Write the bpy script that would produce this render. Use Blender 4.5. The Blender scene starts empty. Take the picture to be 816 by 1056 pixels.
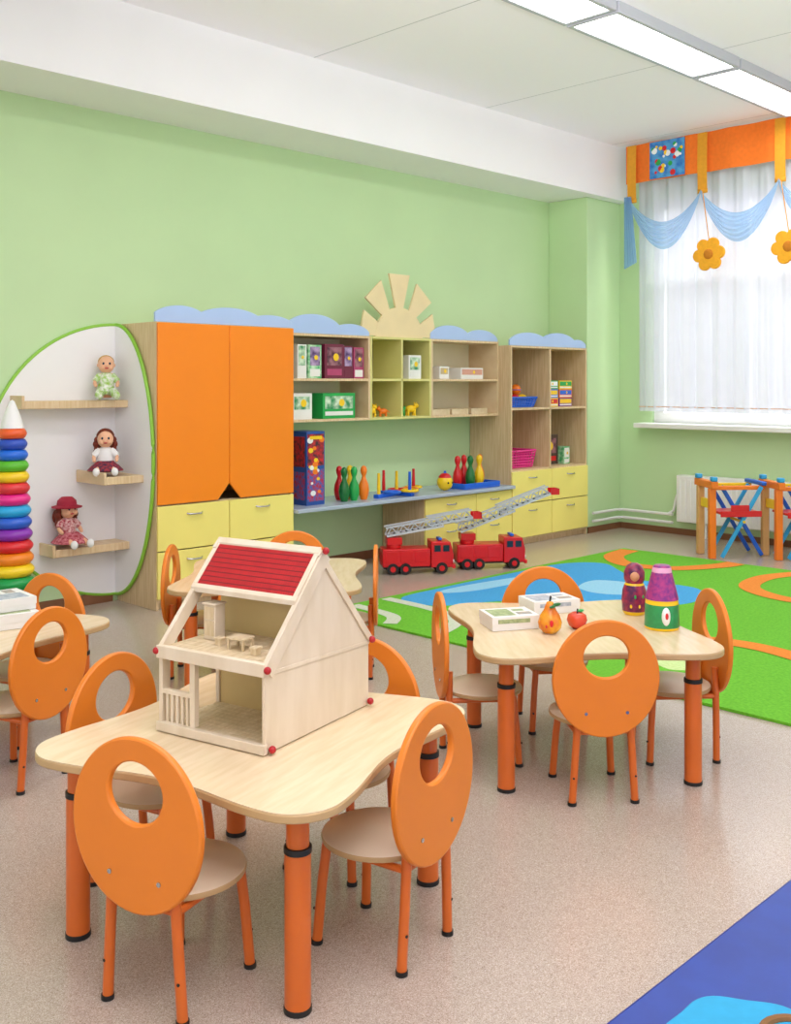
import bpy, bmesh, math, random
from mathutils import Vector, Matrix
from math import sin, cos, pi, radians, atan2, sqrt
random.seed(7)
SC=bpy.context.scene
COL=SC.collection

# ---------------------------------------------------------------- materials
def lin(h):
    h=h.lstrip('#'); r=[int(h[i:i+2],16)/255 for i in (0,2,4)]
    return tuple(((c/12.92) if c<=.04045 else ((c+.055)/1.055)**2.4) for c in r)+(1,)
MC={}
def M(name,hexc,rough=.5,var=.05,scale=8,bump=0,metal=0,stretch=None,hex2=None,spec=.5,emit=0,bscale=None):
    if name in MC: return MC[name]
    m=bpy.data.materials.new(name); m.use_nodes=True
    nt=m.node_tree; p=nt.nodes['Principled BSDF']
    p.inputs['Roughness'].default_value=rough; p.inputs['Metallic'].default_value=metal
    p.inputs['Specular IOR Level'].default_value=spec
    tc=nt.nodes.new('ShaderNodeTexCoord'); mp=nt.nodes.new('ShaderNodeMapping')
    nt.links.new(tc.outputs['Object'],mp.inputs['Vector'])
    if stretch: mp.inputs['Scale'].default_value=stretch
    n=nt.nodes.new('ShaderNodeTexNoise'); n.inputs['Scale'].default_value=scale; n.inputs['Detail'].default_value=4
    nt.links.new(mp.outputs['Vector'],n.inputs['Vector'])
    cr=nt.nodes.new('ShaderNodeValToRGB'); c=lin(hexc)
    if hex2: c1=lin(hex2)
    else: c1=tuple(x*(1-var) for x in c[:3])+(1,)
    cr.color_ramp.elements[0].color=c1; cr.color_ramp.elements[1].color=c
    cr.color_ramp.elements[0].position=.35; cr.color_ramp.elements[1].position=.65
    nt.links.new(n.outputs['Fac'],cr.inputs['Fac']); nt.links.new(cr.outputs['Color'],p.inputs['Base Color'])
    if bump:
        b=nt.nodes.new('ShaderNodeBump'); b.inputs['Strength'].default_value=bump; b.inputs['Distance'].default_value=.005
        if bscale:
            n2=nt.nodes.new('ShaderNodeTexNoise'); n2.inputs['Scale'].default_value=bscale
            nt.links.new(tc.outputs['Object'],n2.inputs['Vector']); nt.links.new(n2.outputs['Fac'],b.inputs['Height'])
        else: nt.links.new(n.outputs['Fac'],b.inputs['Height'])
        nt.links.new(b.outputs['Normal'],p.inputs['Normal'])
    if emit:
        p.inputs['Emission Color'].default_value=c; p.inputs['Emission Strength'].default_value=emit
    MC[name]=m; return m

WALL=M('wall_paint','#C8E5B0',.7,.03,2,.05,bscale=120)
WHITE=M('white_paint','#F8F8F9',.7,.02,2)
ORANGE=M('orange_laminate','#FA8A10',.35,.03,3)
CHORANGE=M('orange_plastic_board','#E88222',.36,.05,4)
LEGOR=M('orange_metal_tube','#D86A24',.3,.05,6)
YELLOW=M('yellow_laminate','#F8EA80',.4,.03,3)
WOOD=M('birch_laminate','#E6CEA6',.45,.2,6,0,stretch=(12,1,1),hex2='#D9BB8E')
WOODV=M('birch_laminate_upright','#E0C79E',.45,.2,6,0,stretch=(10,10,.7),hex2='#D0B386')
PALE=M('pale_maple','#E8D4B0',.22,.2,4,0,stretch=(1.5,10,3),hex2='#DFC9A2')
SEATW=M('pale_seat_laminate','#E8D8BC',.3,.05,3,hex2='#E2D0B2')
PINE=M('pine_wood','#E0CEAC',.5,.2,7,.03,stretch=(2,12,2),hex2='#CEB88E')
CREAM=M('cream_board','#E5D7BF',.5,.05,3,0,stretch=(5,5,1),hex2='#DBCBAF')
LIMEW=M('lime_edged_board','#DED888',.5,.05,4)
INNER=M('yellow_green_panel','#DCD49A',.5,.05,4)
INNER2=M('cream_back_panel','#EEE6C4',.5,.05,4)
SKYB=M('pale_blue_board','#B0CAF2',.45,.03,4)
LGREEN=M('lime_edging','#8FCB3E',.4,.05,4)
GREYW=M('white_board','#F6F6F6',.45,.02,4)
COUNTER=M('grey_blue_laminate','#B0BECE',.25,.05,5)
BLACK=M('black_rubber','#141414',.5,.1,20)
CHROME=M('chrome','#B8BCC0',.25,.03,20,metal=1)
RED=M('red_plastic','#D8161E',.3,.06,10)
KRED=M('dark_red_knob','#B0121C',.35,.06,10)
DRED=M('maroon_card','#74203C',.4,.1,30)
GREEN=M('green_plastic','#1FA84C',.35,.06,10)
DGREEN=M('dark_green_plastic','#12702F',.35,.06,10)
BLUE=M('blue_plastic','#1B66DA',.35,.06,10)
CYAN=M('cyan_plastic','#2FA8E4',.4,.06,10)
YEL=M('yellow_plastic','#FBD01C',.35,.06,10)
ORP=M('orange_plastic','#F8801A',.35,.06,10)
PINK=M('pink_plastic','#EC2C90',.35,.06,10)
DPINK=M('dusky_pink_card','#B84470',.4,.1,20)
PURP=M('purple_paint','#7C1F86',.35,.06,10)
WPLAST=M('white_plastic','#F4F4F2',.35,.03,10)
SKIN=M('doll_vinyl','#F2BC96',.45,.04,10)
HAIRR=M('auburn_hair','#7A2A12',.7,.3,60,.4)
HAIRB=M('blond_hair','#D9A45C',.7,.2,60,.4)
GLASS=M('dark_window','#20303C',.1,.05,10)
CARD=M('white_card','#EEEEE8',.5,.05,6)
CARDG=M('green_print_card','#3FB56A',.45,.3,25,hex2='#CDEBC8')
BROWN=M('brown_baseboard','#85583A',.5,.1,6)
TEAL=M('teal_fabric','#2FA6D4',.8,.08,20,.1)
RUGG=M('rug_green','#6EBE2A',.95,.1,60,.5,hex2='#60AE22')
RUGB=M('rug_blue','#45A6E0',.95,.1,60,.5,hex2='#3D9CD8')
RUGLB=M('rug_light_blue','#9CD2EC',.95,.1,60,.5,hex2='#90CAE8')
RUGO=M('rug_orange','#EC8C2E',.95,.1,60,.5,hex2='#E28226')
RUGW=M('rug_pale_green','#D2E8A4',.95,.1,60,.5,hex2='#C2DC90')
RUGGW=M('rug_grey_white','#CFD8C4',.95,.1,60,.5,hex2='#C2CDB6')
MATB=M('blue_vinyl_mat','#16409E',.42,.08,10,.05,hex2='#133A92')
PATCH=M('printed_blue_fabric','#2B6FC0',.8,.4,14,hex2='#5AA8D8')
OFAB=M('orange_fabric','#FA7C22',.85,.08,30,.1)
MFAB=M('mustard_fabric','#E8A028',.85,.08,30,.1)

def floor_mat():
    m=bpy.data.materials.new('speckled_vinyl'); m.use_nodes=True; nt=m.node_tree; p=nt.nodes['Principled BSDF']
    tc=nt.nodes.new('ShaderNodeTexCoord')
    n=nt.nodes.new('ShaderNodeTexVoronoi'); n.inputs['Scale'].default_value=470
    nt.links.new(tc.outputs['Object'],n.inputs['Vector'])
    sp=nt.nodes.new('ShaderNodeSeparateColor'); nt.links.new(n.outputs['Color'],sp.inputs[0])
    cr=nt.nodes.new('ShaderNodeValToRGB'); e=cr.color_ramp.elements
    e[0].position=0; e[0].color=lin('#8E7E6E'); e[1].position=1; e[1].color=lin('#D6CBBE')
    x=e.new(.15); x.color=lin('#AD9E8E'); x=e.new(.5); x.color=lin('#B8AA9B'); x=e.new(.85); x.color=lin('#C2B5A7')
    nt.links.new(sp.outputs[0],cr.inputs['Fac']); nt.links.new(cr.outputs['Color'],p.inputs['Base Color'])
    p.inputs['Roughness'].default_value=.19
    return m
def ceil_mat():
    m=bpy.data.materials.new('ceiling_paint'); m.use_nodes=True; nt=m.node_tree; p=nt.nodes['Principled BSDF']
    tc=nt.nodes.new('ShaderNodeTexCoord'); s=nt.nodes.new('ShaderNodeSeparateXYZ'); nt.links.new(tc.outputs['Object'],s.inputs[0])
    def mth(op,a,b=None):
        k=nt.nodes.new('ShaderNodeMath'); k.operation=op
        for i,v in enumerate((a,b)):
            if v is None: continue
            if isinstance(v,(int,float)): k.inputs[i].default_value=v
            else: nt.links.new(v,k.inputs[i])
        return k.outputs[0]
    a=mth('PINGPONG',mth('SUBTRACT',s.outputs['X'],.97),.98)
    line=mth('LESS_THAN',a,.006)
    mx=nt.nodes.new('ShaderNodeMix'); mx.data_type='RGBA'
    nt.links.new(line,mx.inputs['Factor']); mx.inputs[6].default_value=lin('#FCFAFE'); mx.inputs[7].default_value=lin('#CDCFD2')
    nt.links.new(mx.outputs[2],p.inputs['Base Color']); p.inputs['Roughness'].default_value=.8
    return m
def cloth_mat(name,hexc,trans,fac_t=.0):
    m=bpy.data.materials.new(name); m.use_nodes=True; nt=m.node_tree
    out=nt.nodes['Material Output']; p=nt.nodes['Principled BSDF']
    c=lin(hexc)
    tc=nt.nodes.new('ShaderNodeTexCoord'); n=nt.nodes.new('ShaderNodeTexNoise'); n.inputs['Scale'].default_value=6
    nt.links.new(tc.outputs['Object'],n.inputs['Vector'])
    cr=nt.nodes.new('ShaderNodeValToRGB'); cr.color_ramp.elements[0].color=tuple(x*.93 for x in c[:3])+(1,); cr.color_ramp.elements[1].color=c
    nt.links.new(n.outputs['Fac'],cr.inputs[0])
    nt.links.new(cr.outputs[0],p.inputs['Base Color']); p.inputs['Roughness'].default_value=.9
    t=nt.nodes.new('ShaderNodeBsdfTranslucent'); nt.links.new(cr.outputs[0],t.inputs['Color'])
    mx=nt.nodes.new('ShaderNodeMixShader'); mx.inputs[0].default_value=trans
    nt.links.new(p.outputs[0],mx.inputs[1]); nt.links.new(t.outputs[0],mx.inputs[2])
    tr=nt.nodes.new('ShaderNodeBsdfTransparent'); m2=nt.nodes.new('ShaderNodeMixShader'); m2.inputs[0].default_value=fac_t
    nt.links.new(mx.outputs[0],m2.inputs[1]); nt.links.new(tr.outputs[0],m2.inputs[2]); nt.links.new(m2.outputs[0],out.inputs[0])
    return m
FLOOR=floor_mat(); CEIL=ceil_mat()
SHEER=cloth_mat('white_sheer_voile','#DEE1EB',.23,.20); BSHEER=cloth_mat('blue_sheer_voile','#9CCBF4',.35,.30)

# ---------------------------------------------------------------- mesh builder
class B:
    def __init__(s): s.bm=bmesh.new()
    def _m(s,n,m):
        s.bm.faces.ensure_lookup_table()
        for f in s.bm.faces[n:]: f.material_index=m
    def box(s,x0,x1,y0,y1,z0,z1,m=0,rot=None,piv=None):
        n=len(s.bm.faces)
        vs=[s.bm.verts.new((x,y,z)) for x in (x0,x1) for y in (y0,y1) for z in (z0,z1)]
        for q in ((0,1,3,2),(4,6,7,5),(0,4,5,1),(2,3,7,6),(0,2,6,4),(1,5,7,3)): s.bm.faces.new([vs[i] for i in q])
        if rot: 
            piv=Vector(piv or ((x0+x1)/2,(y0+y1)/2,(z0+z1)/2))
            for v in vs: v.co=rot@(v.co-piv)+piv
        s._m(n,m); return s
    def cyl(s,p0,p1,r0,r1=None,seg=20,m=0):
        r1=r0 if r1 is None else r1; p0=Vector(p0);p1=Vector(p1); n=len(s.bm.faces)
        q=(p1-p0).to_track_quat('Z','Y')
        a=[s.bm.verts.new(p0+q@Vector((r0*cos(2*pi*i/seg),r0*sin(2*pi*i/seg),0))) for i in range(seg)]
        b=[s.bm.verts.new(p1+q@Vector((r1*cos(2*pi*i/seg),r1*sin(2*pi*i/seg),0))) for i in range(seg)]
        for i in range(seg): s.bm.faces.new((a[i],a[(i+1)%seg],b[(i+1)%seg],b[i]))
        s.bm.faces.new(a[::-1]); s.bm.faces.new(b); s._m(n,m); return s
    def lathe(s,prof,c=(0,0,0),seg=28,m=0,ms=None):
        c=Vector(c); rings=[]
        for r,z in prof:
            if r<1e-5: rings.append([s.bm.verts.new(c+Vector((0,0,z)))])
            else: rings.append([s.bm.verts.new(c+Vector((r*cos(2*pi*i/seg),r*sin(2*pi*i/seg),z))) for i in range(seg)])
        for k in range(len(prof)-1):
            n=len(s.bm.faces); a,b=rings[k],rings[k+1]
            for i in range(seg):
                j=(i+1)%seg
                if len(a)==1 and len(b)==1: break
                if len(a)==1: s.bm.faces.new((a[0],b[j],b[i]))
                elif len(b)==1: s.bm.faces.new((a[i],a[j],b[0]))
                else: s.bm.faces.new((a[i],a[j],b[j],b[i]))
            s._m(n,ms[k] if ms else m)
        if len(rings[0])>1: n=len(s.bm.faces); s.bm.faces.new(rings[0][::-1]); s._m(n,ms[0] if ms else m)
        if len(rings[-1])>1: n=len(s.bm.faces); s.bm.faces.new(rings[-1]); s._m(n,ms[-1] if ms else m)
        return s
    def sph(s,c,r,sc=(1,1,1),m=0,seg=20):
        n=len(s.bm.faces)
        bmesh.ops.create_uvsphere(s.bm,u_segments=seg,v_segments=max(8,seg//2),radius=r,matrix=Matrix.Translation(c)@Matrix.Diagonal((*sc,1)))
        s._m(n,m); return s
    def prism(s,pts,plane,a,b,m=0):
        n=len(s.bm.faces)
        def P(u,v,w): return {'xy':(u,v,w),'xz':(u,w,v),'yz':(w,u,v)}[plane]
        A=[s.bm.verts.new(P(u,v,a)) for u,v in pts]; Bv=[s.bm.verts.new(P(u,v,b)) for u,v in pts]
        k=len(pts)
        for i in range(k): s.bm.faces.new((A[i],A[(i+1)%k],Bv[(i+1)%k],Bv[i]))
        s.bm.faces.new(A[::-1]); s.bm.faces.new(Bv); s._m(n,m); return s
    def tube(s,pts,r,seg=10,m=0,closed=False):
        n=len(s.bm.faces); pts=[Vector(p) for p in pts]; k=len(pts); rings=[]; up=Vector((0,0,1))
        for i,p in enumerate(pts):
            if closed: t=pts[(i+1)%k]-pts[i-1]
            else: t=pts[min(i+1,k-1)]-pts[max(i-1,0)]
            t.normalize(); u=t.cross(up)
            if u.length<.05: u=t.cross(Vector((1,0,0)))
            u.normalize(); v=t.cross(u)
            rings.append([s.bm.verts.new(p+r*(u*cos(2*pi*j/seg)+v*sin(2*pi*j/seg))) for j in range(seg)])
        for i in range(k if closed else k-1):
            a,b=rings[i],rings[(i+1)%k]
            for j in range(seg): s.bm.faces.new((a[j],a[(j+1)%seg],b[(j+1)%seg],b[j]))
        if not closed: s.bm.faces.new(rings[0][::-1]); s.bm.faces.new(rings[-1])
        s._m(n,m); return s
    def plate(s,outer,inner,plane,a,b,m=0):
        n=len(s.bm.faces)
        def P(u,v,w): return {'xy':(u,v,w),'xz':(u,w,v),'yz':(w,u,v)}[plane]
        L=[[s.bm.verts.new(P(u,v,w)) for u,v in lp] for lp,w in ((outer,a),(outer,b),(inner,b),(inner,a))]
        k=len(outer)
        for q in range(4):
            A,Bv=L[q],L[(q+1)%4]
            for i in range(k): s.bm.faces.new((A[i],A[(i+1)%k],Bv[(i+1)%k],Bv[i]))
        s._m(n,m); return s
    def grid(s,fn,nu,nv,m=0,thick=0):
        n=len(s.bm.faces)
        V=[[s.bm.verts.new(fn(i/nu,j/nv)) for j in range(nv+1)] for i in range(nu+1)]
        for i in range(nu):
            for j in range(nv): s.bm.faces.new((V[i][j],V[i+1][j],V[i+1][j+1],V[i][j+1]))
        s._m(n,m); return s
    def fin(s,name,mats,parent=None,bevel=0,loc=None,rz=0,ang=35,keepn=False,**props):
        if not keepn: bmesh.ops.recalc_face_normals(s.bm,faces=s.bm.faces)
        me=bpy.data.meshes.new(name); s.bm.to_mesh(me); s.bm.free()
        for m in (mats if isinstance(mats,(list,tuple)) else [mats]): me.materials.append(m)
        me.polygons.foreach_set('use_smooth',[True]*len(me.polygons)); me.set_sharp_from_angle(angle=radians(ang))
        o=bpy.data.objects.new(name,me); COL.objects.link(o)
        if parent: o.parent=parent
        if loc: o.location=loc
        o.rotation_euler[2]=rz
        if bevel:
            md=o.modifiers.new('bevel','BEVEL'); md.width=bevel; md.segments=2; md.limit_method='ANGLE'; md.angle_limit=radians(40)
        for k,v in props.items(): o[k]=v
        return o
def thing(name,label,cat,loc,rz=0,group=None):
    o=bpy.data.objects.new(name,None); COL.objects.link(o); o.empty_display_size=.1
    o.location=loc; o.rotation_euler[2]=rz; o["label"]=label; o["category"]=cat
    if group: o["group"]=group
    return o
def clone(src,loc,rz,label=None,group=None):
    n=src.copy(); COL.objects.link(n); n.location=loc; n.rotation_euler[2]=rz
    if label: n["label"]=label
    if group: n["group"]=group
    def rec(a,b):
        for c in a.children:
            k=c.copy(); COL.objects.link(k); k.parent=b; rec(c,k)
    rec(src,n); return n

# ---------------------------------------------------------------- room shell
WY=6.38; WX=9.15; CZ=3.9; BZ=3.36; BY=5.78
S=dict(kind='structure')
B().box(-2.5,WX+.2,-3,WY+.2,-.1,0).fin('floor',FLOOR,**S)
B().box(-2.5,WX+.2,-3,WY+.2,CZ,CZ+.1).fin('ceiling',CEIL,**S)
B().box(-2.5,WX+.2,WY,WY+.2,0,CZ).fin('wall_left',WALL,**S)
b=B(); W0,W1,Z0,Z1=1.2,5.52,1.1,3.35
b.box(WX,WX+.2,-3,WY,0,Z0).box(WX,WX+.2,-3,WY,Z1,CZ).box(WX,WX+.2,W1,WY,Z0,Z1).box(WX,WX+.2,-3,W0,Z0,Z1)
b.fin('wall_right',WALL,**S)
B().box(8.56,WX,5.9,WY,0,BZ).fin('wall_corner',WALL,bevel=.008,**S)
B().box(-2.5,WX,BY,WY,BZ,CZ).fin('trim_1',WHITE,**S)
b=B().box(-2.5,3.58,WY-.015,WY,0,.07).box(4.8,6.15,WY-.015,WY,0,.07).fin('baseboard_left',BROWN,**S)
b=B().box(8.56,WX-.015,5.885,5.9,0,.06).box(WX-.015,WX,-3,5.885,0,.06).fin('baseboard_right',BROWN,**S)
# window
b=B(); xf=WX+.03
b.box(xf,xf+.06,W0+.002,W1-.002,Z0+.002,Z0+.10).box(xf,xf+.06,W0+.002,W1-.002,Z1-.10,Z1-.002)
for yy in (W0+.002,2.2,3.35,4.5,W1-.112): b.box(xf+.003,xf+.057,yy,yy+.11,Z0+.10,Z1-.10)
b.box(xf+.008,xf+.052,W0+.11,W1-.11,2.52,2.60)
b.fin('window_1',WPLAST,**S)
B().box(WX-.2,WX+.028,W0-.1,5.62,1.05,1.1).fin('trim_2',WPLAST,bevel=.008,**S)

# pipes + radiator
b=B()
for z in (.2,.12):
    b.tube([(8.6,5.86,z),(9.03,5.86,z),(9.08,5.82,z),(9.08,5.25,z)],.014)
b.tube([(9.08,5.3,.2),(9.08,5.24,.24),(9.08,5.22,.33),(9.08,5.2,.4)],.014)
b.fin('heating_pipe',WPLAST,label='thin white painted heating pipes along the wall base',category='pipe')
t=thing('radiator','white panel radiator on the wall under the window','radiator',(9.08,4.1,0))
b=B().box(-.06,.055,-1.6,1.08,.14,.6)
b.fin('radiator_panel',WPLAST,t,bevel=.012)
b=B()
for i in range(50): b.box(-.068,-.06,-1.57+i*.053,-1.545+i*.053,.18,.56)
b.fin('fin',WPLAST,t,bevel=.002,kind='stuff')
b=B()
for yy in (-.8,.8): b.box(-.03,.03,yy-.03,yy+.03,0,.14)
b.fin('bracket',WPLAST,t)

# ---------------------------------------------------------------- curtain
t=thing('sheer_curtain','long white sheer voile curtain with coloured hem at the window','curtain',(8.995,0,0))
def wv(yy): return .027*sin(yy*32+1.3*sin(yy*5))+.007*sin(yy*80)
def cf(u,v):
    yy=5.58-u*3.9; z=1.22+v*2.35
    return (wv(yy)*(1-.35*v),yy+.008*sin(yy*32+1)*(1-v),z)
B().grid(cf,760,4).fin('sheer_cloth',SHEER,t,ang=180,keepn=True)
b=B().grid(lambda u,v:(-.003+wv(5.58-u*3.9),5.58-u*3.9,1.26+v*.008),760,1)
b.fin('hem',M('hem_thread','#E8B48C',.9,.2,40),t,ang=180,keepn=True)
t=thing('window_valance','orange fabric valance with mustard loops across the window top','valance',(8.92,0,0))
B().grid(lambda u,v:(.01*sin(u*60),5.68-u*3.9,3.5+v*.38),200,2).fin('orange_band',OFAB,t,ang=180)
b=B().box(-.02,-.012,5.02,5.4,3.51,3.87); b.fin('printed_patch',PATCH,t,label='blue printed fabric patch')
b=B()
random.seed(3)
for i in range(26):
    yy=5.05+random.random()*.32; zz=3.54+random.random()*.28; r=.012+random.random()*.02
    b.sph((-.021,yy,zz),r,(.1,1,1),m=i%4,seg=8)
b.fin('print_motif',[RED,WPLAST,YEL,GREEN],t)
loops=[5.60,4.83,4.07,3.3,2.5]
for yl in loops:
    b=B().grid(lambda u,v:(-.022-.008*sin(v*pi),yl-.05+u*.1,3.3+v*.575),4,6); b.box(-.028,-.016,yl-.05,yl+.05,3.3,3.34)
    b.fin('loop_strap',MFAB,t,ang=180)
for k in range(len(loops)-1):
    ya,yb=loops[k]-.0,loops[k+1]+.0
    s=thing('curtain_swag','pale blue sheer swag draped between two mustard loops','curtain swag',(8.865,0,0),group='blue swags under the valance')
    def sf(u,v):
        yy=ya+(yb-ya)*u; e=max(0,sin(pi*u))**.8
        up=3.33-.26*e; lo=3.29-.49*e
        return (-.05*e*sin(v*pi)+.012*sin(v*40)*e-.01*v,yy,up+(lo-up)*v)
    B().grid(sf,30,48).fin('swag_cloth',BSHEER,s,ang=180)
s=thing('curtain_tail','pale blue sheer tail hanging at the end of the valance','curtain',(8.865,5.62,0))
B().grid(lambda u,v:(.018*sin(u*30),.05-u*(.08+.07*v),3.36-v*.72+.06*u*v+.01*sin(u*30)*v),40,10).fin('tail_cloth',BSHEER,s,ang=180)
def flower(yl):
    f=thing('hanging_flower','orange felt flower hanging from the valance on a string','decoration',(8.78,yl-.13,2.70),group='felt flowers under the valance')
    pts=[]
    for i in range(90):
        a=2*pi*i/90; r=.115+.045*abs(cos(3*a+.3))**.6
        pts.append((r*cos(a),r*sin(a)))
    B().prism(pts,'yz',-.015,.015).fin('petals',M('flower_felt','#FBB02A',.9,.1,40,.2),f,bevel=.006)
    B().sph((-.015,0,0),.048,(.3,1,1)).fin('flower_centre',M('flower_centre','#D0801E',.9,.1,40,.2),f)
    B().tube([(0,0,.13),(.06,.10,.62)],.004).fin('string',MFAB,f)
for yl in loops[1:4]: flower(yl)

# ---------------------------------------------------------------- ceiling lights
LEM=M('lamp_diffuser','#FFFFFF',.5,.0,5,emit=11)
def lamp(x0,x1):
    t=thing('ceiling_light','long white fluorescent ceiling light panel','ceiling light',((x0+x1)/2,3.76,CZ),group='fluorescent strip lights on the ceiling')
    h=(x1-x0)/2
    b=B().box(-h,h,-.20,-.165,-.075,0).box(-h,h,.165,.20,-.075,0).box(-h,-h+.03,-.165,.165,-.075,0).box(h-.03,h,-.165,.165,-.075,0).box(-h+.03,h-.03,-.165,.165,-.02,0)
    b.fin('lamp_housing',M('lamp_housing_grey','#B8BCC2',.4,.02,5),t,bevel=.004)
    B().box(-h+.03,h-.03,-.165,.165,-.065,-.055).fin('lamp_diffuser',LEM,t)
for x0 in (2.25,3.88,5.51,7.14): lamp(x0,x0+1.6)

# ---------------------------------------------------------------- wall furniture
YF=5.88
def handle(parent,x,z,w=.12,y=-.0):
    pts=[(x-w/2,y,z)]+[(x-w/2+w*i/8,y-.028*sin(pi*i/8)**.5,z-.004) for i in range(1,8)]+[(x+w/2,y,z)]
    B().tube(pts,.006,8).fin('handle',CHROME,parent,label='chrome bow handle')
def drawer(parent,x0,x1,z0,z1,y=0,mat=YELLOW):
    d=B().box(x0,x1,y-.018,y,z0,z1).fin('drawer',mat,parent,bevel=.003)
    handle(d,(x0+x1)/2,z1-.06,y=y-.018); return d
def cloud(L,bumps,base=0):
    pts=[(0,base)]; N=120
    for i in range(N+1):
        f=i/N; z=.012
        for cx,hw_,h in bumps:
            q=1-((f-cx)/hw_)**2
            if q>0: z=max(z,h*sqrt(q))
        pts.append((L*f,base+z))
    pts.append((L,base)); return pts
# wardrobe
x0,x1=3.62,4.77; W=x1-x0; D=WY-.005-YF
t=thing('wardrobe','birch wardrobe with two orange doors and four yellow drawers','wardrobe',(x0,YF,0))
b=B().box(0,.02,.0,D,0,1.905).box(W-.02,W,0,D,0,1.905).box(.02,W-.02,0,D,1.885,1.905).box(.02,W-.02,0,D,.05,.07).box(.02,W-.02,D-.01,D,.07,1.885).box(.02,W-.02,.04,.06,0,.05).box(.02,W-.02,.02,D-.01,.675,.69).box(W/2-.01,W/2+.01,.01,D-.01,.07,.675)
b.fin('body',WOODV,t,bevel=.002)
n=.095
dl=[(.004,.695),(W/2-.002-n,.695),(W/2-.002,.695+n*1.15),(W/2-.002,1.9),(.004,1.9)]
B().prism(dl,'xz',-.018,0).fin('door',ORANGE,t,bevel=.003)
dr=[(W-.004,.695),(W/2+.002+n,.695),(W/2+.002,.695+n*1.15),(W/2+.002,1.9),(W-.004,1.9)]
B().prism(dr,'xz',-.018,0).fin('door',ORANGE,t,bevel=.003)
for r in ((.39,.685),(.075,.382)):
    drawer(t,.004,W/2-.003,*r); drawer(t,W/2+.003,W-.004,*r)
c=cloud(W,[(.17,.2,.115),(.52,.27,.12),(.83,.2,.085)],1.906)
B().prism(c,'xz',.01,.03).fin('cloud_board',SKYB,t,bevel=.003,label='pale blue scalloped cloud board')
# corner display unit
xc=3.615
t=thing('corner_shelf_unit','white rounded corner shelf unit with lime green edging','shelf',(xc,WY,0))
pts=[(-.925*sin(pi*i/48),.975+.925*cos(pi*i/48)) for i in range(49)]
B().prism(pts,'xz',-.018,-.002).fin('back_panel',GREYW,t)
B().tube([(x,-.012,z) for x,z in pts],.011,8).fin('edging',LGREEN,t,label='lime green curved edging')
pts=[(-.49*sin(pi*i/48)-.002,.975+.925*cos(pi*i/48)) for i in range(49)]
B().prism(pts,'yz',-.020,-.002).fin('side_panel',GREYW,t)
B().tube([(-.011,y,z) for y,z in pts],.013,8).fin('edging',LGREEN,t,label='lime green curved edging')
B().box(-.745,-.02,-.19,-.018,1.335,1.385).box(-.765,-.745,-.19,-.018,1.335,1.42).fin('shelf',WOOD,t,bevel=.004)
B().box(-.29,-.02,-.39,-.018,.84,.89).box(-.31,-.29,-.39,-.018,.84,.92).fin('shelf',WOOD,t,bevel=.004)
B().box(-.55,-.02,-.21,-.018,.38,.43).box(-.57,-.55,-.21,-.018,.38,.46).fin('shelf',WOOD,t,bevel=.004)
# upper shelf units
US=6.02
def shelfunit(x0,x1,label,dividers,top,mat,back,bump=None,front=US,zs=(1.2,1.535,1.88),name='wall_shelf'):
    w=x1-x0; d=WY-.004-front
    t=thing(name,label,'shelf',(x0,front,0))
    b=B().box(0,.02,0,d,zs[0],top).box(w-.02,w,0,d,zs[0],top)
    for z in zs[:-1]: b.box(.02,w-.02,0,d,z-.02 if z!=zs[0] else z,z if z!=zs[0] else z+.02)
    b.box(.02,w-.02,0,d,top-.02,top)
    for dx in dividers: b.box(dx-.01,dx+.01,0,d-.01,zs[0]+.02,top-.02)
    b.fin('body',mat,t,bevel=.002)
    B().box(.02,w-.02,d-.008,d,zs[0]+.02,top-.02).fin('back_panel',back,t)
    if bump: B().prism(cloud(w,bump,top+.001),'xz',.01,.028).fin('cloud_board',SKYB,t,bevel=.003,label='pale blue scalloped cloud board')
    return t
shelfunit(4.775,5.69,'birch wall shelf with two rows topped by a blue cloud board',[],1.88,WOOD,INNER2,[(.36,.33,.15),(.78,.23,.09)])
t=shelfunit(5.692,6.41,'birch wall shelf with four yellow cubbies topped by a sun board',[.365],1.88,LIMEW,INNER)
b=B(); cx=.35
b.prism([(cx+.28*cos(pi*i/30),1.881+.25*sin(pi*i/30)) for i in range(31)],'xz',.015,.035)
for k,(ad,R) in enumerate(((13,.46),(51,.50),(90,.53),(129,.50),(167,.46))):
    a=radians(ad); w0=radians(11); w1=radians(13.5)
    P=[(cx+r*cos(a+s)*(.98),1.881+r*sin(a+s)*1.02) for r,s in ((.20,-w0*.9),(R,-w1),(R,w1),(.20,w0*.9))]
    P=[(x,max(z,1.882)) for x,z in P]
    b.prism(P,'xz',.016,.034)
b.fin('sun_board',M('sun_board','#EED9A8',.5,.05,6),t,label='cream half-sun cut-out board with rays')
shelfunit(6.412,7.318,'birch wall shelf with two rows beside the tall cabinet',[],1.88,WOOD,INNER2,[(.28,.3,.125),(.74,.26,.1)])
# worktop & drawers
B().box(4.775,7.318,5.82,WY-.004,.54,.57).fin('worktop',COUNTER,bevel=.005,label='long grey-blue worktop below the wall shelves',category='worktop')
xa=6.17
t=thing('drawer_cabinet','low birch cabinet with four yellow drawers under the worktop','cabinet',(xa,YF,0))
w=7.316-xa; D=WY-.006-YF
b=B().box(0,.02,0,D,0,.538).box(w-.02,w,0,D,0,.538).box(.02,w-.02,0,D,.05,.07).box(.02,w-.02,0,D,.518,.538).box(.02,w-.02,.04,.06,0,.05).box(.64,.66,0,D,.07,.518).box(.02,w-.02,D-.01,D,.07,.518)
b.fin('body',WOODV,t,bevel=.002)
for r in ((.305,.53),(.075,.3)):
    drawer(t,.004,.647,*r); drawer(t,.653,w-.004,*r)
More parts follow.
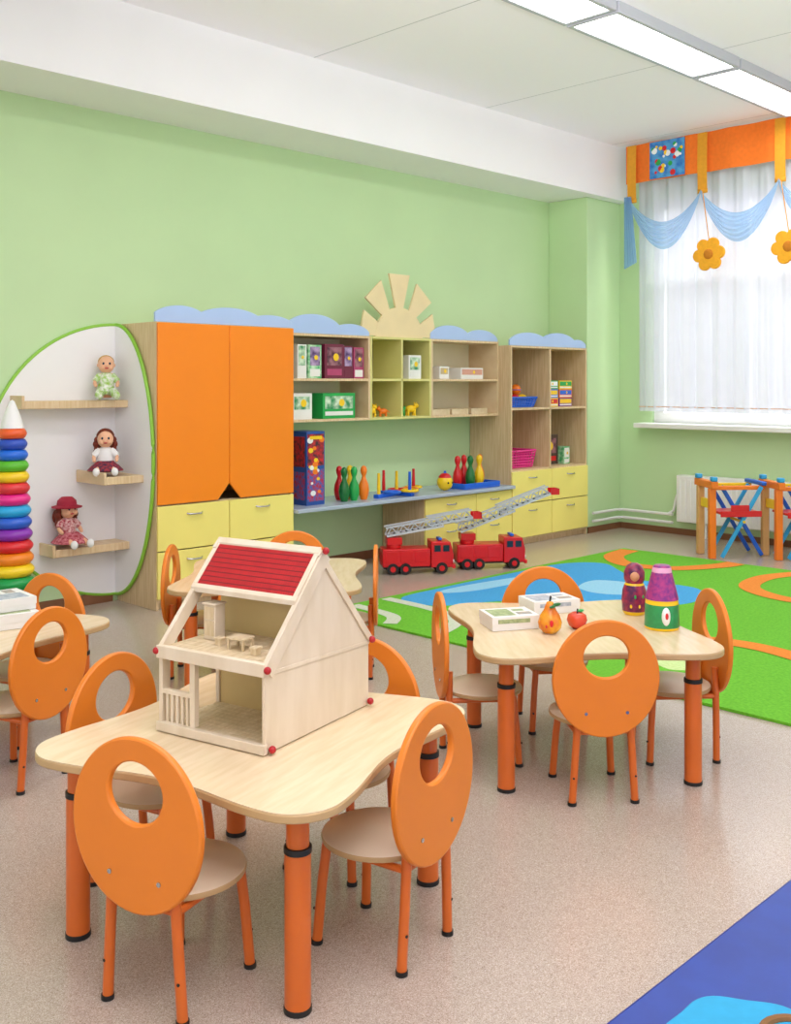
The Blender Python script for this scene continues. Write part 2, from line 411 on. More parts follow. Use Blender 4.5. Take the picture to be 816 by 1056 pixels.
# tall cabinet
x0,x1=7.322,8.52; w=x1-x0
t=thing('tall_shelf_cabinet','tall birch cabinet with open shelves over four yellow drawers','cabinet',(x0,YF,0))
D=WY-.005-YF
b=B().box(0,.02,0,D,0,1.845).box(w-.02,w,0,D,0,1.845).box(w/2-.01,w/2+.01,0,D-.01,.07,1.825)
for z in (.05,.68,1.25,1.825): b.box(.02,w-.02,0,D-.01,z,z+.02)
b.box(.02,w-.02,.04,.06,0,.05)
b.fin('body',WOODV,t,bevel=.002)
B().box(.02,w-.02,D-.01,D,.07,1.84).fin('back_panel',WOOD,t)
for r in ((.39,.685),(.075,.382)):
    drawer(t,.004,w/2-.003,*r); drawer(t,w/2+.003,w-.004,*r)
B().prism(cloud(w,[(.24,.26,.125),(.62,.26,.135),(.89,.12,.08)],1.846),'xz',.01,.03).fin('cloud_board',SKYB,t,bevel=.003,label='pale blue scalloped cloud board')

# ---------------------------------------------------------------- shelf contents
def carton(x,y,z,w,d,h,m1,m2,label,group=None,rz=0,name='toy_box',cat='box',m3=None):
    b=B().box(-w/2,w/2,-d/2,d/2,0,h,0)
    e=min(w,h)*.12
    b.box(-w/2+e,w/2-e,-d/2-.002,-d/2,h*.38,h-e,1)
    b.box(-w/2+e,w/2-e,-d/2-.002,-d/2,e,h*.28,2)
    b.sph((w*.08,-d/2-.002,h*.62),min(w,h)*.15,(1,.08,1),3,12)
    o=b.fin(name,[m1,m2,m3 or CARD,YEL],bevel=.002,loc=(x,y,z),rz=rz,label=label,category=cat)
    if group: o["group"]=group
    return o
Z1s=1.536; Z0s=1.221
PR1=M('photo_print_dark','#4A1C30',.4,.5,22,hex2='#A8707C')
PR2=M('photo_print_green','#2F8F58',.4,.5,18,hex2='#D8EBD0')
PR3=M('photo_print_purple','#4E2E68',.4,.5,22,hex2='#B89EC4')
carton(5.0,6.15,Z1s,.09,.2,.26,CARD,PR2,'white and green toy carton on the wall shelf')
carton(5.13,6.15,Z1s,.13,.2,.26,CARDG,PR3,'green toy carton with purple print on the wall shelf')
carton(5.33,6.15,Z1s,.2,.2,.27,DRED,PR1,'maroon doll carton with picture on the wall shelf',m3=DPINK)
carton(5.485,6.16,Z1s,.1,.2,.26,DRED,PR3,'narrow maroon carton with purple picture on the wall shelf',m3=DRED)
carton(5.60,6.16,Z1s,.11,.2,.25,DPINK,PR1,'dusky pink toy carton on the wall shelf')
carton(5.0,6.15,Z0s,.2,.2,.2,CARD,PR2,'white toy carton with green print on the lower wall shelf')
carton(5.38,6.15,Z0s,.34,.2,.2,GREEN,PR2,'wide green toy carton on the lower wall shelf')
carton(6.24,6.15,Z1s,.15,.2,.2,CARD,PR2,'small green and white carton in the yellow cubby')
carton(6.62,6.15,Z1s,.12,.18,.11,CARD,M('beige_card','#C9B38C',.5),'small white carton on the wall shelf')
carton(6.98,6.15,Z1s,.3,.2,.1,CARD,M('print_pink','#D9A08B',.5),'flat white carton with pink print on the wall shelf')
for i,x in enumerate((6.57,6.82,7.08)):
    b=B().box(-.11,.11,-.1,.1,0,.012).box(-.11,-.1,-.1,.1,.012,.05).box(.1,.11,-.1,.1,.012,.05).box(-.1,.1,-.1,-.09,.012,.05).box(-.1,.1,.09,.1,.012,.05)
    b.fin('wooden_tray',PINE,loc=(x,6.15,Z0s),label='shallow pale wooden tray on the lower wall shelf',category='tray',group='wooden trays on the lower shelf')
# toy animals
def animal(x,y,z,s,mat,label,rz=0):
    t=thing('toy_animal',label,'toy',(x,y,z),rz,'small toy animals in the cubbies')
    b=B().sph((0,0,.055*s),.03*s,(1.6,.9,1)).sph((.05*s,0,.08*s),.02*s,(1.2,1,1)).cyl((.035*s,0,.06*s),(.05*s,0,.08*s),.014*s,seg=10)
    for lx in (-.03,.03):
        for ly in (-.015,.015): b.cyl((lx*s,ly*s,0),(lx*s,ly*s,.05*s),.009*s,seg=10)
    b.cyl((-.045*s,0,.065*s),(-.07*s,0,.04*s),.004*s,seg=8)
    b.fin('body',mat,t)
    B().cyl((.045*s,-.012*s,.095*s),(.04*s,-.02*s,.11*s),.007*s,.002,seg=8).cyl((.045*s,.012*s,.095*s),(.04*s,.02*s,.11*s),.007*s,.002,seg=8).fin('ear',mat,t)
animal(5.8,6.12,Z0s,1.0,YEL,'small yellow toy animal in the yellow cubby',.3)
animal(5.95,6.14,Z0s,.8,ORP,'small orange toy animal in the yellow cubby',2.6)
animal(6.15,6.12,Z0s,.8,GREEN,'small green toy animal in the yellow cubby',.3)
animal(6.28,6.14,Z0s,1.05,YEL,'small yellow toy animal in the yellow cubby',-.3)
# large game box standing on worktop
zc=.571
GBP=M('game_box_print','#D2262C',.4,.4,34,hex2='#3A2430')
GBB=M('game_box_print_blue','#C02430',.4,.4,40,hex2='#2F62B0')
b=B().box(-.09,.09,-.12,.12,0,.56,0).box(-.08,.08,-.122,-.12,.30,.54,1).box(-.08,.08,-.122,-.12,.03,.27,2)
random.seed(11)
for i in range(16):
    b.sph((-.06+random.random()*.12,-.122,.06+random.random()*.44),.010+random.random()*.014,(1.3,.05,1),3+i%3,10)
b.box(-.092,-.09,-.1,.1,.04,.25,2).box(-.092,-.09,-.1,.1,.29,.52,1).box(-.06,.06,-.125,-.122,.50,.525,4)
b.fin('game_box',[M('game_box_blue','#2450A0',.4,.1,12),GBP,GBB,ORP,YEL,CARD],bevel=.002,loc=(5.06,6.08,zc),label='tall printed red and blue game box on the worktop',category='box')
PINP=[(0,0),(.026,0),(.040,.04),(.044,.08),(.038,.125),(.019,.17),(.015,.19),(.024,.215),(.028,.24),(.02,.265),(0,.277)]
def pin(x,y,m,z=zc,s=1.0,col=''):
    b=B().lathe([(r*s,h*s) for r,h in PINP],seg=20)
    b.fin('bowling_pin',[m],ang=60,loc=(x,y,z),label=col+' plastic bowling pin standing on the worktop',category='bowling pin',group='bowling pins on the worktop')
for x,y,m,c in ((5.37,5.98,DGREEN,'dark green'),(5.425,6.10,RED,'red'),(5.475,5.98,GREEN,'green'),(5.53,6.09,YEL,'yellow'),(5.58,5.98,ORP,'orange')): pin(x,y,m,s=.98,col=c)
t=thing('ring_toss','blue ring toss game with coloured pegs and rings','toy',(5.99,6.02,zc),.2)
B().box(-.30,.30,-.025,.025,0,.03).box(-.025,.025,-.16,.16,0,.03).fin('base',BLUE,t,bevel=.004)
for px,py,m in ((-.26,0,YEL),(.26,0,RED),(0,0,YEL),(0,-.13,BLUE),(0,.13,RED)): B().cyl((px,py,.03),(px,py,.20),.015,.011).fin('peg',m,t)
for px,py,m,z in ((.0,-.13,YEL,.045),(.26,0,YEL,.045),(-.14,-.05,BLUE,.04),(.12,-.05,ORP,.045),(0,0,RED,.045)):
    B().tube([(px+.065*cos(2*pi*i/24),py+.065*sin(2*pi*i/24),z) for i in range(24)],.011,8,closed=True).fin('ring',m,t)
t=thing('round_face_toy','small round yellow toy with a red cap on the worktop','toy',(6.54,5.98,zc))
B().sph((0,0,.07),.07).fin('head',YEL,t); B().sph((0,0,.105),.055,(1.05,1.05,.85)).fin('cap',RED,t)
B().cyl((0,0,.14),(0,0,.17),.015,.01).fin('knob',BLUE,t)
B().sph((-.025,-.063,.07),.009).fin('eye',BLACK,t); B().sph((.025,-.063,.07),.009).fin('eye',BLACK,t)
B().box(-.24,.24,-.12,.12,0,.012).box(-.24,.24,-.12,-.108,.012,.05).box(-.24,.24,.108,.12,.012,.05).box(-.24,-.228,-.108,.108,.012,.05).box(.228,.24,-.108,.108,.012,.05).fin('toy_tray',BLUE,bevel=.004,loc=(6.93,6.0,zc),label='flat blue plastic tray holding bowling pins',category='tray')
for x,y,m,c in ((6.75,6.02,RED,'red'),(6.84,5.95,DGREEN,'dark green'),(6.88,6.06,RED,'red'),(6.97,5.96,YEL,'yellow'),(7.06,6.03,ORP,'orange')): pin(x,y,m,zc+.013,1.0,c)
# tall cabinet contents
def basket(x,y,z,w,d,h,m,label):
    t=thing('toy_basket',label,'basket',(x,y,z))
    b=B().box(-w*.42,w*.42,-d*.42,d*.42,0,.008)
    def side(u,v):
        a=2*pi*u; k=.42+.08*v; c,s_=cos(a),sin(a); q=max(abs(c),abs(s_)); return (w*k*c/q,d*k*s_/q,h*v)
    b.tube([Vector(side(i/32+.125,1)) for i in range(32)],.009,8,closed=True)
    for i in range(6): b.tube([Vector(side(k/32+.125,.05+.16*i)) for k in range(32)],.0065,6,closed=True)
    for k in range(40): b.tube([side(k/40,.04),side(k/40,1)],.0065,6)
    b.fin('basket_body',m,t); 
    B().tube([(-w*.3,-d*.51,h*.9),(-w*.28,-d*.56,h*.98),(w*.28,-d*.56,h*.98),(w*.3,-d*.51,h*.9)],.006,8).fin('handle',m,t)
    return t
basket(7.62,6.12,.703,.40,.28,.16,PINK,'pink perforated plastic basket on the cabinet shelf')
basket(7.63,6.12,1.273,.42,.28,.09,BLUE,'blue plastic basket full of toys on the cabinet shelf')
for i,(x,y,z,r,m,c) in enumerate(((7.50,6.09,1.340,.055,YEL,'yellow'),(7.625,6.08,1.340,.055,RED,'red'),(7.75,6.09,1.340,.055,YEL,'yellow'),(7.56,6.12,1.433,.05,RED,'red'),(7.69,6.12,1.436,.053,ORP,'orange'))):
    b=B().sph((0,0,0),r); b.tube([(r*1.0*cos(a*pi/12),r*1.0*sin(a*pi/12),0) for a in range(24)],.004,6,m=1,closed=True)
    b.fin('toy_ball',[m,BLUE],loc=(x,y,z),label=c+' toy ball in the blue basket',category='ball',group='balls in the basket')
k=0
for col in range(2):
    for row in range(3):
        mm=[(YEL,RED,'yellow'),(BLUE,YEL,'blue'),(GREEN,WPLAST,'green'),(PURP,YEL,'purple'),(ORP,BLUE,'orange'),(YEL,GREEN,'yellow')][k]; k+=1
        carton(8.06+col*.23,6.08,1.271+row*.085,.21,.22,.083,mm[0],mm[1],mm[2]+' flat game box stacked on the cabinet shelf','stacked game boxes')
carton(8.13,6.08,.701,.3,.05,.29,M('picture_book_dark','#4E3B34',.4),PR1,'dark picture book standing on the cabinet shelf',m3=RED,name='picture_book',cat='book')
carton(8.35,6.1,.701,.1,.2,.17,CARDG,CARD,'small green carton on the cabinet shelf')

# ---------------------------------------------------------------- dolls
def doll(x,y,z,rz,s,label,top,legs,hair,style):
    t=thing('doll',label,'doll',(x,y,z),rz)
    me=bpy.data.meshes.new('body')
    J=[((0,0,.05),.034),((0,0,.10),.036),((0,0,.145),.028),((0,0,.17),.014),
       ((-.04,0,.145),.016),((-.068,-.02,.105),.012),((-.06,-.055,.08),.011),
       ((.04,0,.145),.016),((.068,-.02,.105),.012),((.06,-.055,.08),.011),
       ((-.025,-.02,.035),.024),((-.04,-.085,.045),.018),((-.05,-.14,.018),.014),((-.052,-.155,.03),.014),
       ((.025,-.02,.035),.024),((.04,-.085,.045),.018),((.05,-.14,.018),.014),((.052,-.155,.03),.014)]
    E=[(0,1),(1,2),(2,3),(2,4),(4,5),(5,6),(2,7),(7,8),(8,9),(0,10),(10,11),(11,12),(12,13),(0,14),(14,15),(15,16),(16,17)]
    me.from_pydata([tuple(c*s for c in j[0]) for j in J],E,[])
    o=bpy.data.objects.new('body',me); COL.objects.link(o); o.parent=t
    sk=o.modifiers.new('skin','SKIN'); sk.use_smooth_shade=True
    bpy.context.view_layer.update()
    if not me.skin_vertices:
        bpy.context.view_layer.objects.active=o
        try: bpy.ops.mesh.customdata_skin_add()
        except Exception as e: print('skin',e)
    for i,v in enumerate(me.skin_vertices[0].data): v.radius=(J[i][1]*s,J[i][1]*s)
    me.skin_vertices[0].data[0].use_root=True
    o.modifiers.new('sub','SUBSURF').levels=2; o.modifiers['sub'].render_levels=2
    me.materials.append(SKIN)
    b=B().lathe([(.0,.032*s),(.046*s,.035*s),(.05*s,.07*s),(.045*s,.12*s),(.038*s,.155*s),(.02*s,.168*s),(0,.169*s)],seg=24)
    for sg in (-1,1): b.cyl((sg*.035*s,0,.148*s),(sg*.066*s,-.018*s,.112*s),.021*s,.019*s,seg=12)
    b.fin('shirt',top,t)
    b=B()
    if style!='baby': b.lathe([(.044*s,.085*s),(.075*s,.06*s),(.105*s,.03*s),(.1*s,.027*s),(.03*s,.03*s)],seg=28,c=(0,-.03*s,0))
    else:
        for sg in (-1,1): b.tube([(sg*.022*s,-.01*s,.042*s),(sg*.04*s,-.08*s,.048*s),(sg*.047*s,-.125*s,.03*s)],.025*s,12)
    b.fin('trousers' if style=='baby' else 'skirt',legs,t)
    for sg in (-1,1): B().sph((sg*.052*s,-.15*s,.028*s),.02*s,(1,1,1.25)).fin('shoe',WPLAST if style!='baby' else top,t)
    B().sph((0,-.005*s,.212*s),.05*s,(.95,.95,1.05)).sph((-.047*s,0,.208*s),.011*s,(.6,1,1),seg=10).sph((.047*s,0,.208*s),.011*s,(.6,1,1),seg=10).sph((0,-.053*s,.204*s),.008*s,seg=10).sph((-.025*s,-.04*s,.196*s),.015*s,seg=10).sph((.025*s,-.04*s,.196*s),.015*s,seg=10).fin('head',SKIN,t)
    for sg in (-1,1): B().sph((sg*.018*s,-.048*s,.218*s),.0065*s,(1,.6,1.2),seg=10).fin('eye',M('doll_eye','#23384E',.2),t)
    B().sph((0,-.05*s,.19*s),.009*s,(1.3,.5,.5),seg=10).fin('mouth',M('doll_lips','#C8444A',.4),t)
    b=B()
    if style=='baby': b.sph((0,.01*s,.226*s),.049*s,(.98,.95,.9))
    else:
        b.sph((0,.012*s,.224*s),.053*s,(1,.95,.98))
        for sg in (-1,1):
            for k in range(4): b.sph((sg*(.048+.006*(k%2))*s,.008*s,(.205-.024*k)*s),.022*s,(.8,1,1),seg=12)
        for k in range(5): b.sph((( -.04+.02*k)*s,.045*s,.17*s),.026*s,(1,.7,1.6),seg=12)
    b.fin('hair',hair,t)
    if style=='hat':
        B().lathe([(.0,.285*s),(.03*s,.282*s),(.052*s,.262*s),(.056*s,.236*s),(.085*s,.228*s),(.083*s,.222*s),(.05*s,.228*s)],c=(0,.004*s,0)).fin('hat',M('doll_hat','#A81C38',.7),t)
    return t
doll(3.47,6.26,1.386,-.45,1.12,'bald baby doll in a white and green romper',M('baby_romper','#F4F4EE',.8,.3,45,hex2='#9CCB4E'),M('baby_romper','#F4F4EE'),HAIRB,'baby')
doll(3.42,6.18,.891,-.5,1.12,'auburn-haired doll in a white blouse and dark skirt',WPLAST,M('doll_skirt','#2B2340',.8,.4,60,hex2='#A8323C'),HAIRR,'skirt')
doll(3.19,6.26,.431,.1,1.15,'doll with red hat and dark red checked dress',M('doll_top','#E8C8C4',.8,.3,60,hex2='#A8283C'),M('doll_red','#9C1A30',.8,.1,60,hex2='#D08088'),HAIRR,'hat')

# ---------------------------------------------------------------- stacking ring tower
t=thing('stacking_ring_tower','tall rainbow stacking ring tower with white cone tip','toy',(2.68,5.95,0))
B().lathe([(.16,0),(.165,.02),(.15,.05),(.0,.05)]).cyl((0,0,.05),(0,0,1.2),.02).fin('base',DGREEN,t)
cols=['#12803c','#12a04c','#0f8a3c','#12a04c','#f8d820','#f58a1c','#e0242a','#8a2fb0','#2b62d0','#24a8e0','#e8288c','#e0343a','#f8d020','#5fc02c','#1f6ee0','#2b52c0','#f0622a']
z=.05; n=len(cols)
for i,c in enumerate(cols):
    R=.143-.063*i/n; hh=.076-.014*i/n
    k=M('ring_'+c[1:],c,.3,.05,8)
    pr=[(.02,z),(R*.82,z+.002)]+[(R*.82+R*.18*sin(pi*q/8),z+.002+(hh-.004)*q/8) for q in range(1,8)]+[(R*.82,z+hh-.002),(.02,z+hh)]
    B().lathe(pr,seg=32).fin('ring',k,t,ang=60); z+=hh
B().lathe([(.066,z),(.056,z+.05),(.034,z+.11),(.014,z+.16),(0,z+.17)]).fin('cone_tip',WPLAST,t)

# ---------------------------------------------------------------- fire trucks
LADM=M('ladder_grey','#C4C8CC',.35,.05,10); LADD=M('ladder_dark','#44464A',.4,.05,10)
def ladder(parent,name,L,w,base,pitch):
    b=B(); hh=.066
    n=int(L/.08)
    for s_ in (-1,1):
        y=s_*w/2
        b.box(0,L,y-.005,y+.005,0,.016).box(0,L,y-.004,y+.004,hh,hh+.013)
        for i in range(n):
            x=i*L/n; x2=(i+.5)*L/n; x3=(i+1)*L/n
            b.tube([(x,y,.010),(x2,y,hh+.004)],.0045,6); b.tube([(x2,y,hh+.004),(x3,y,.010)],.0045,6)
    k=int(L/.05)
    for i in range(k):
        x=.015+i*.05; b.box(x,x+.010,-w/2,w/2,.003,.013,1)
    o=b.fin(name,[LADM,LADD],parent)
    o.location=base; o.rotation_euler=(0,-pitch,0); return o
def truck(x,y,rz,pitch,label,L1,L2):
    t=thing('toy_fire_truck',label,'toy truck',(x,y,0),rz,'toy fire trucks on the floor')
    B().box(-.27,.26,-.075,.075,.045,.075).fin('chassis',BLACK,t,bevel=.004)
    B().box(-.28,.1,-.095,.095,.06,.20).fin('body',RED,t,bevel=.008)
    for s_ in (-1,1):
        for k in range(3): B().box(-.255+.115*k,-.155+.115*k,s_*.095-.003,s_*.095+.003,.095,.182).fin('locker_door',RED,t,bevel=.003)
    B().prism([(.105,.05),(.28,.05),(.285,.15),(.26,.25),(.105,.255)],'xz',-.095,.095).fin('cab',RED,t,bevel=.008)
    B().prism([(.286,.155),(.263,.235),(.266,.236),(.290,.155)],'xz',-.07,.07).fin('windscreen',GLASS,t)
    for s_ in (-1,1):
        B().box(.20,.25,s_*.096-.002,s_*.096+.002,.175,.225).fin('side_window',GLASS,t)
        B().box(.13,.18,s_*.096-.002,s_*.096+.002,.175,.225).fin('side_window',GLASS,t)
        B().cyl((.285,s_*.055,.09),(.295,s_*.055,.09),.014).fin('headlight',WPLAST,t)
    B().box(.275,.30,-.095,.095,.04,.07).fin('bumper',RED,t,bevel=.004)
    B().box(.17,.2,-.05,.05,.256,.275).fin('beacon_bar',BLUE,t,bevel=.004)
    for wx in (-.2,-.1,.19):
        for s_ in (-1,1):
            B().cyl((wx,s_*.055,.045),(wx,s_*.103,.045),.045,seg=24).cyl((wx,s_*.103,.045),(wx,s_*.106,.045),.022,m=1).fin('wheel',[BLACK,RED],t)
    B().cyl((-.18,0,.201),(-.18,0,.23),.06).box(-.24,-.12,-.06,.06,.23,.285).fin('turntable',RED,t,bevel=.003)
    p=Vector((-.24,0,.29))
    ladder(t,'lower_ladder',L1,.11,p,pitch)
    d=Vector((cos(pitch),0,sin(pitch))); u=Vector((-sin(pitch),0,cos(pitch)))
    ladder(t,'upper_ladder',L2,.085,p+d*(L1*.75)+u*.02,pitch)
    B().box(0,.07,-.05,.05,0,.01).box(.06,.07,-.05,.05,.01,.05).box(0,.07,-.05,-.043,.01,.05).box(0,.07,.043,.05,.01,.05).fin('rescue_basket',RED,t).location=p+d*(L1*.75+L2)+u*.02
    return t
truck(5.83,5.64,radians(-36),radians(9),'red toy fire truck with its grey ladder nearly level',.46,.36)
truck(6.41,5.38,radians(-36),radians(20),'red toy fire truck with its grey ladder raised',.48,.45)

# ---------------------------------------------------------------- rug
def smooth(pts,n=8,closed=True):
    out=[];k=len(pts)
    rng=range(k) if closed else range(k-1)
    for i in rng:
        if closed: p0,p1,p2,p3=[Vector(pts[(i+j-1)%k]) for j in range(4)]
        else: p0,p1,p2,p3=[Vector(pts[min(max(i+j-1,0),k-1)]) for j in range(4)]
        for q in range(n):
            t_=q/n; v=.5*((2*p1)+(-p0+p2)*t_+(2*p0-5*p1+4*p2-p3)*t_*t_+(-p0+3*p1-3*p2+p3)*t_**3); out.append((v.x,v.y))
    if not closed: out.append(tuple(pts[-1]))
    return out
RX0,RX1,RY0,RY1=4.37,7.95,1.2,5.09
b=B().box(RX0,RX1,RY0,RY1,.001,.014,0)
def band(pts,w,m,z=.0175):
    p=[Vector(q) for q in smooth(pts,10,False)]; L=[];R=[]
    for i,q in enumerate(p):
        t_=(p[min(i+1,len(p)-1)]-p[max(i-1,0)]).normalized(); nrm=Vector((-t_.y,t_.x))
        L.append(q+nrm*w/2); R.append(q-nrm*w/2)
    n0=len(b.bm.faces)
    A=[b.bm.verts.new((v.x,v.y,z)) for v in L]; Bq=[b.bm.verts.new((v.x,v.y,z)) for v in R]
    for i in range(len(p)-1): b.bm.faces.new((A[i],A[i+1],Bq[i+1],Bq[i]))
    b._m(n0,m)
b.prism(smooth([(5.0,4.98),(5.5,5.03),(6.3,5.03),(6.9,5.0),(7.15,4.78),(6.95,4.48),(6.75,4.2),(6.75,3.7),(6.3,3.5),(5.85,3.75),(5.75,4.15),(5.4,4.45),(5.0,4.65)]),'xy',.014,.0158,1)
b.prism(smooth([(5.4,4.96),(5.8,4.95),(6.3,4.86),(6.1,4.76),(5.6,4.78),(5.35,4.88)]),'xy',.0158,.0166,2)
b.prism(smooth([(6.2,4.35),(6.5,4.4),(6.6,4.1),(6.45,3.85),(6.2,3.95),(6.1,4.15)]),'xy',.0158,.0166,2)
band([(4.45,4.12),(4.75,4.25),(4.9,4.55),(4.92,5.05)],.09,5,.0168)
band([(4.42,4.5),(4.58,4.65),(4.62,5.05)],.09,5,.0168)
band([(4.45,3.3),(4.85,3.35),(5.3,3.15),(5.5,2.7),(5.35,2.2),(5.0,1.9),(4.9,1.3)],.15,3)
band([(7.88,4.98),(7.5,4.9),(7.25,4.6),(7.35,4.25),(7.7,4.05),(7.93,4.0)],.17,3)
band([(7.93,3.4),(7.5,3.55),(7.05,3.45),(6.85,3.05),(7.05,2.6),(7.5,2.4),(7.93,2.45)],.15,3)
band([(5.75,1.3),(5.9,1.9),(6.3,2.2),(6.6,2.0),(6.7,1.3)],.15,3)
b.prism(smooth([(4.75,2.75),(5.0,2.6),(5.1,2.8),(4.9,2.95)]),'xy',.014,.0155,4)
b.fin('play_rug',[RUGG,RUGB,RUGLB,RUGO,RUGW,RUGGW],label='large green play rug with blue and orange road patterns',category='rug')
# blue mat
t=thing('floor_mat','royal blue vinyl play mat on the floor with a teal flower','mat',(2.9,.28,0))
B().box(-1.5,1.2,-1.3,1.05,.001,.03).fin('mat_body',MATB,t,bevel=.01)
fx,fy=-.765,.765
pts=[]
for i in range(80):
    a=2*pi*i/80; r=.18+.008*cos(6*a); pts.append((fx+r*cos(a)*1.05,fy+r*sin(a)))
B().prism(pts,'xy',.03,.045).fin('teal_flower',TEAL,t,bevel=.006,label='round teal shape')
b=B().tube([(fx+.09+.08*cos(a*pi/12),fy-.07+.08*sin(a*pi/12),.047) for a in range(24)],.010,8,closed=True); b.sph((fx+.09,fy-.07,.047),.035,(1,1,.2),m=1)
b.fin('flower_pattern',[M('brown_print','#8A6034',.7,.1,20),YEL],t)

# ---------------------------------------------------------------- tables
TZ=.515
def outline(h=.345,r=.125,dip=.045):
    pts=[]
    for k in range(4):
        R=Matrix.Rotation(k*pi/2,2)
        for i in range(-16,16):
            yy=h*i/16; v=R@Vector((h+r-dip*.5*(1+cos(pi*yy/h)),yy)); pts.append((v.x,v.y))
        for i in range(12):
            a=(pi/2)*i/12; v=R@Vector((h+r*cos(a),h+r*sin(a))); pts.append((v.x,v.y))
    return pts
EDGE=M('table_edge','#C6A472',.45,.08,10)
def mk_table(x,y,rz,label):
    t=thing('activity_table',label,'table',(x,y,0),rz,'wavy-edged play tables')
    b=B().prism(outline(),'xy',TZ-.024,TZ-.002,0); b.fin('tabletop_edge',EDGE,t,bevel=.004)
    B().prism(outline(.345,.123),'xy',TZ-.002,TZ,0).fin('tabletop',PALE,t)
    for sx in (-1,1):
        for sy in (-1,1):
            p=(sx*.355,sy*.355)
            b=B().cyl((*p,.012),(*p,.38),.032,m=0).cyl((*p,.38),(*p,.395),.034,m=1).cyl((*p,.395),(*p,TZ-.024),.028,m=0).cyl((*p,0),(*p,.014),.034,m=1)
            b.cyl((*p,TZ-.034),(*p,TZ-.0242),.05,m=1)
            b.fin('leg',[LEGOR,BLACK],t,bevel=.001)
    return t
T1=mk_table(1.79,2.345,radians(17.4),'wavy-edged pale table with orange legs holding a wooden dollhouse')
clone(T1,(3.444,2.433,0),radians(50.4),'wavy-edged pale table with orange legs holding wooden fruit')
clone(T1,(1.60,4.12,0),radians(20),'wavy-edged pale table with orange legs near the stacking tower')
clone(T1,(3.28,4.2,0),radians(45),'empty wavy-edged pale table in front of the wardrobe')

# ---------------------------------------------------------------- chairs
def mk_chair(x,y,rz,label):
    t=thing('child_chair',label,'chair',(x,y,0),rz,'orange round-back children chairs')
    pr=[(0,.270),(.148,.270),(.156,.274),(.158,.281),(.156,.288),(.148,.292),(0,.292)]
    B().lathe(pr,c=(.01,0,0),seg=48,ms=[1,1,1,1,0,0]).fin('seat',[SEATW,EDGE],t,label='pale maple round seat')
    N=64; hz=.532; out=[];inn=[]; ea=.195; eb=.207
    for i in range(N):
        a=2*pi*i/N; d=Vector((cos(a),sin(a)))
        oz=hz-.455; A=(d.x/ea)**2+(d.y/eb)**2; Bq=2*(oz*d.y/eb**2); C=(oz/eb)**2-1
        s_=(-Bq+sqrt(Bq*Bq-4*A*C))/(2*A)
        out.append((d.x*s_,hz+d.y*s_)); inn.append((d.x*.083,hz+d.y*.074))
    B().plate(out,inn,'yz',-.172,-.152).fin('backrest',CHORANGE,t,bevel=.005,label='orange oval backrest with a round hole')
    for sy in (-1,1):
        b=B().tube([(-.135,sy*.115,.0),(-.138,sy*.105,.16),(-.139,sy*.098,.27),(-.137,sy*.088,.37)],.0135,14)
        b.cyl((-.1355,sy*.115,.0),(-.1355,sy*.115,.012),.016,m=1).cyl((-.135,sy*.113,.1),(-.151,sy*.113,.1),.004,m=1,seg=8)
        b.fin('leg',[LEGOR,BLACK],t)
        b=B().tube([(.135,sy*.115,.0),(.125,sy*.105,.16),(.115,sy*.095,.270)],.0135,14)
        b.cyl((.135,sy*.115,.0),(.134,sy*.115,.012),.016,m=1).cyl((.130,sy*.112,.09),(.147,sy*.112,.09),.004,m=1,seg=8)
        b.fin('leg',[LEGOR,BLACK],t)
        B().cyl((-.172,sy*.075,.335),(-.1745,sy*.075,.335),.006,seg=14).fin('screw',CHROME,t,label='chrome screw head')
    b=B()
    for sy in (-1,1): b.tube([(-.137,sy*.098,.258),(.115,sy*.096,.258)],.010,10)
    b.tube([(.113,-.096,.258),(.113,.096,.258)],.010,10).tube([(-.135,-.096,.258),(-.135,.096,.258)],.010,10)
    b.fin('seat_frame',LEGOR,t)
    return t
L0='orange round-backed child chair '
C1=mk_chair(1.424,2.197,radians(18),L0+'at the dollhouse table')
for x,y,a,l in ((1.922,1.985,102,'tucked under the dollhouse table'),(1.665,2.715,-72,'behind the dollhouse table'),(2.155,2.41,197.5,'beside the wooden dollhouse'),
    (3.18,2.17,51.3,'at the fruit table, pale seat'),(3.72,2.15,140,'beside the painted wooden dolls'),(3.67,2.72,230,'at the fruit table facing the rug side'),(3.135,2.675,-39.6,'beside the white puzzle box'),
    (1.721,3.78,110,'at the table near the stacking tower'),(1.95,4.22,199,'facing the table with white boxes'),
    (3.545,3.945,135,'at the empty table near the rug'),(3.025,4.47,-45,'at the empty table beside the wardrobe'),(3.58,4.40,230,'at the empty table facing away from trucks'),(3.04,3.97,45,'at the empty table behind the dollhouse')):
    clone(C1,(x,y,0),radians(a),L0+l)

# ---------------------------------------------------------------- dollhouse
L,Wd=.50,.385; ang=atan2(.235,.97)
HX,HY,HZ=1.660,2.160,TZ+.003
H=thing('dollhouse','open wooden dollhouse with red roof panel and red knobs','dollhouse',(HX,HY,HZ),ang)
dz=.235; ax=.25; az=.495; ez=.21
def planks(b,x0,x1,y0,y1,z0,z1,n,m=0):
    w_=(x1-x0)/n
    for i in range(n): b.box(x0+i*w_+.0012,x0+(i+1)*w_-.0012,y0,y1,z0,z1,m)
b=B(); planks(b,.0,L,.012,Wd,.0,.014,20); b.fin('base_floor',PINE,H,bevel=.001)
b=B(); planks(b,.0,L,.012,Wd-.012,dz-.012,dz,16); b.fin('upper_floor',PINE,H,bevel=.001)
B().box(-.012,.006,-.004,Wd,dz-.030,dz+.006).box(-.012,.006,-.004,Wd,-.0,.026).fin('front_rail',CREAM,H,bevel=.002)
B().prism([(0,0),(L,0),(L,ez),(ax,az),(0,dz)],'xz',0,.012).fin('gable_wall',CREAM,H,bevel=.002)
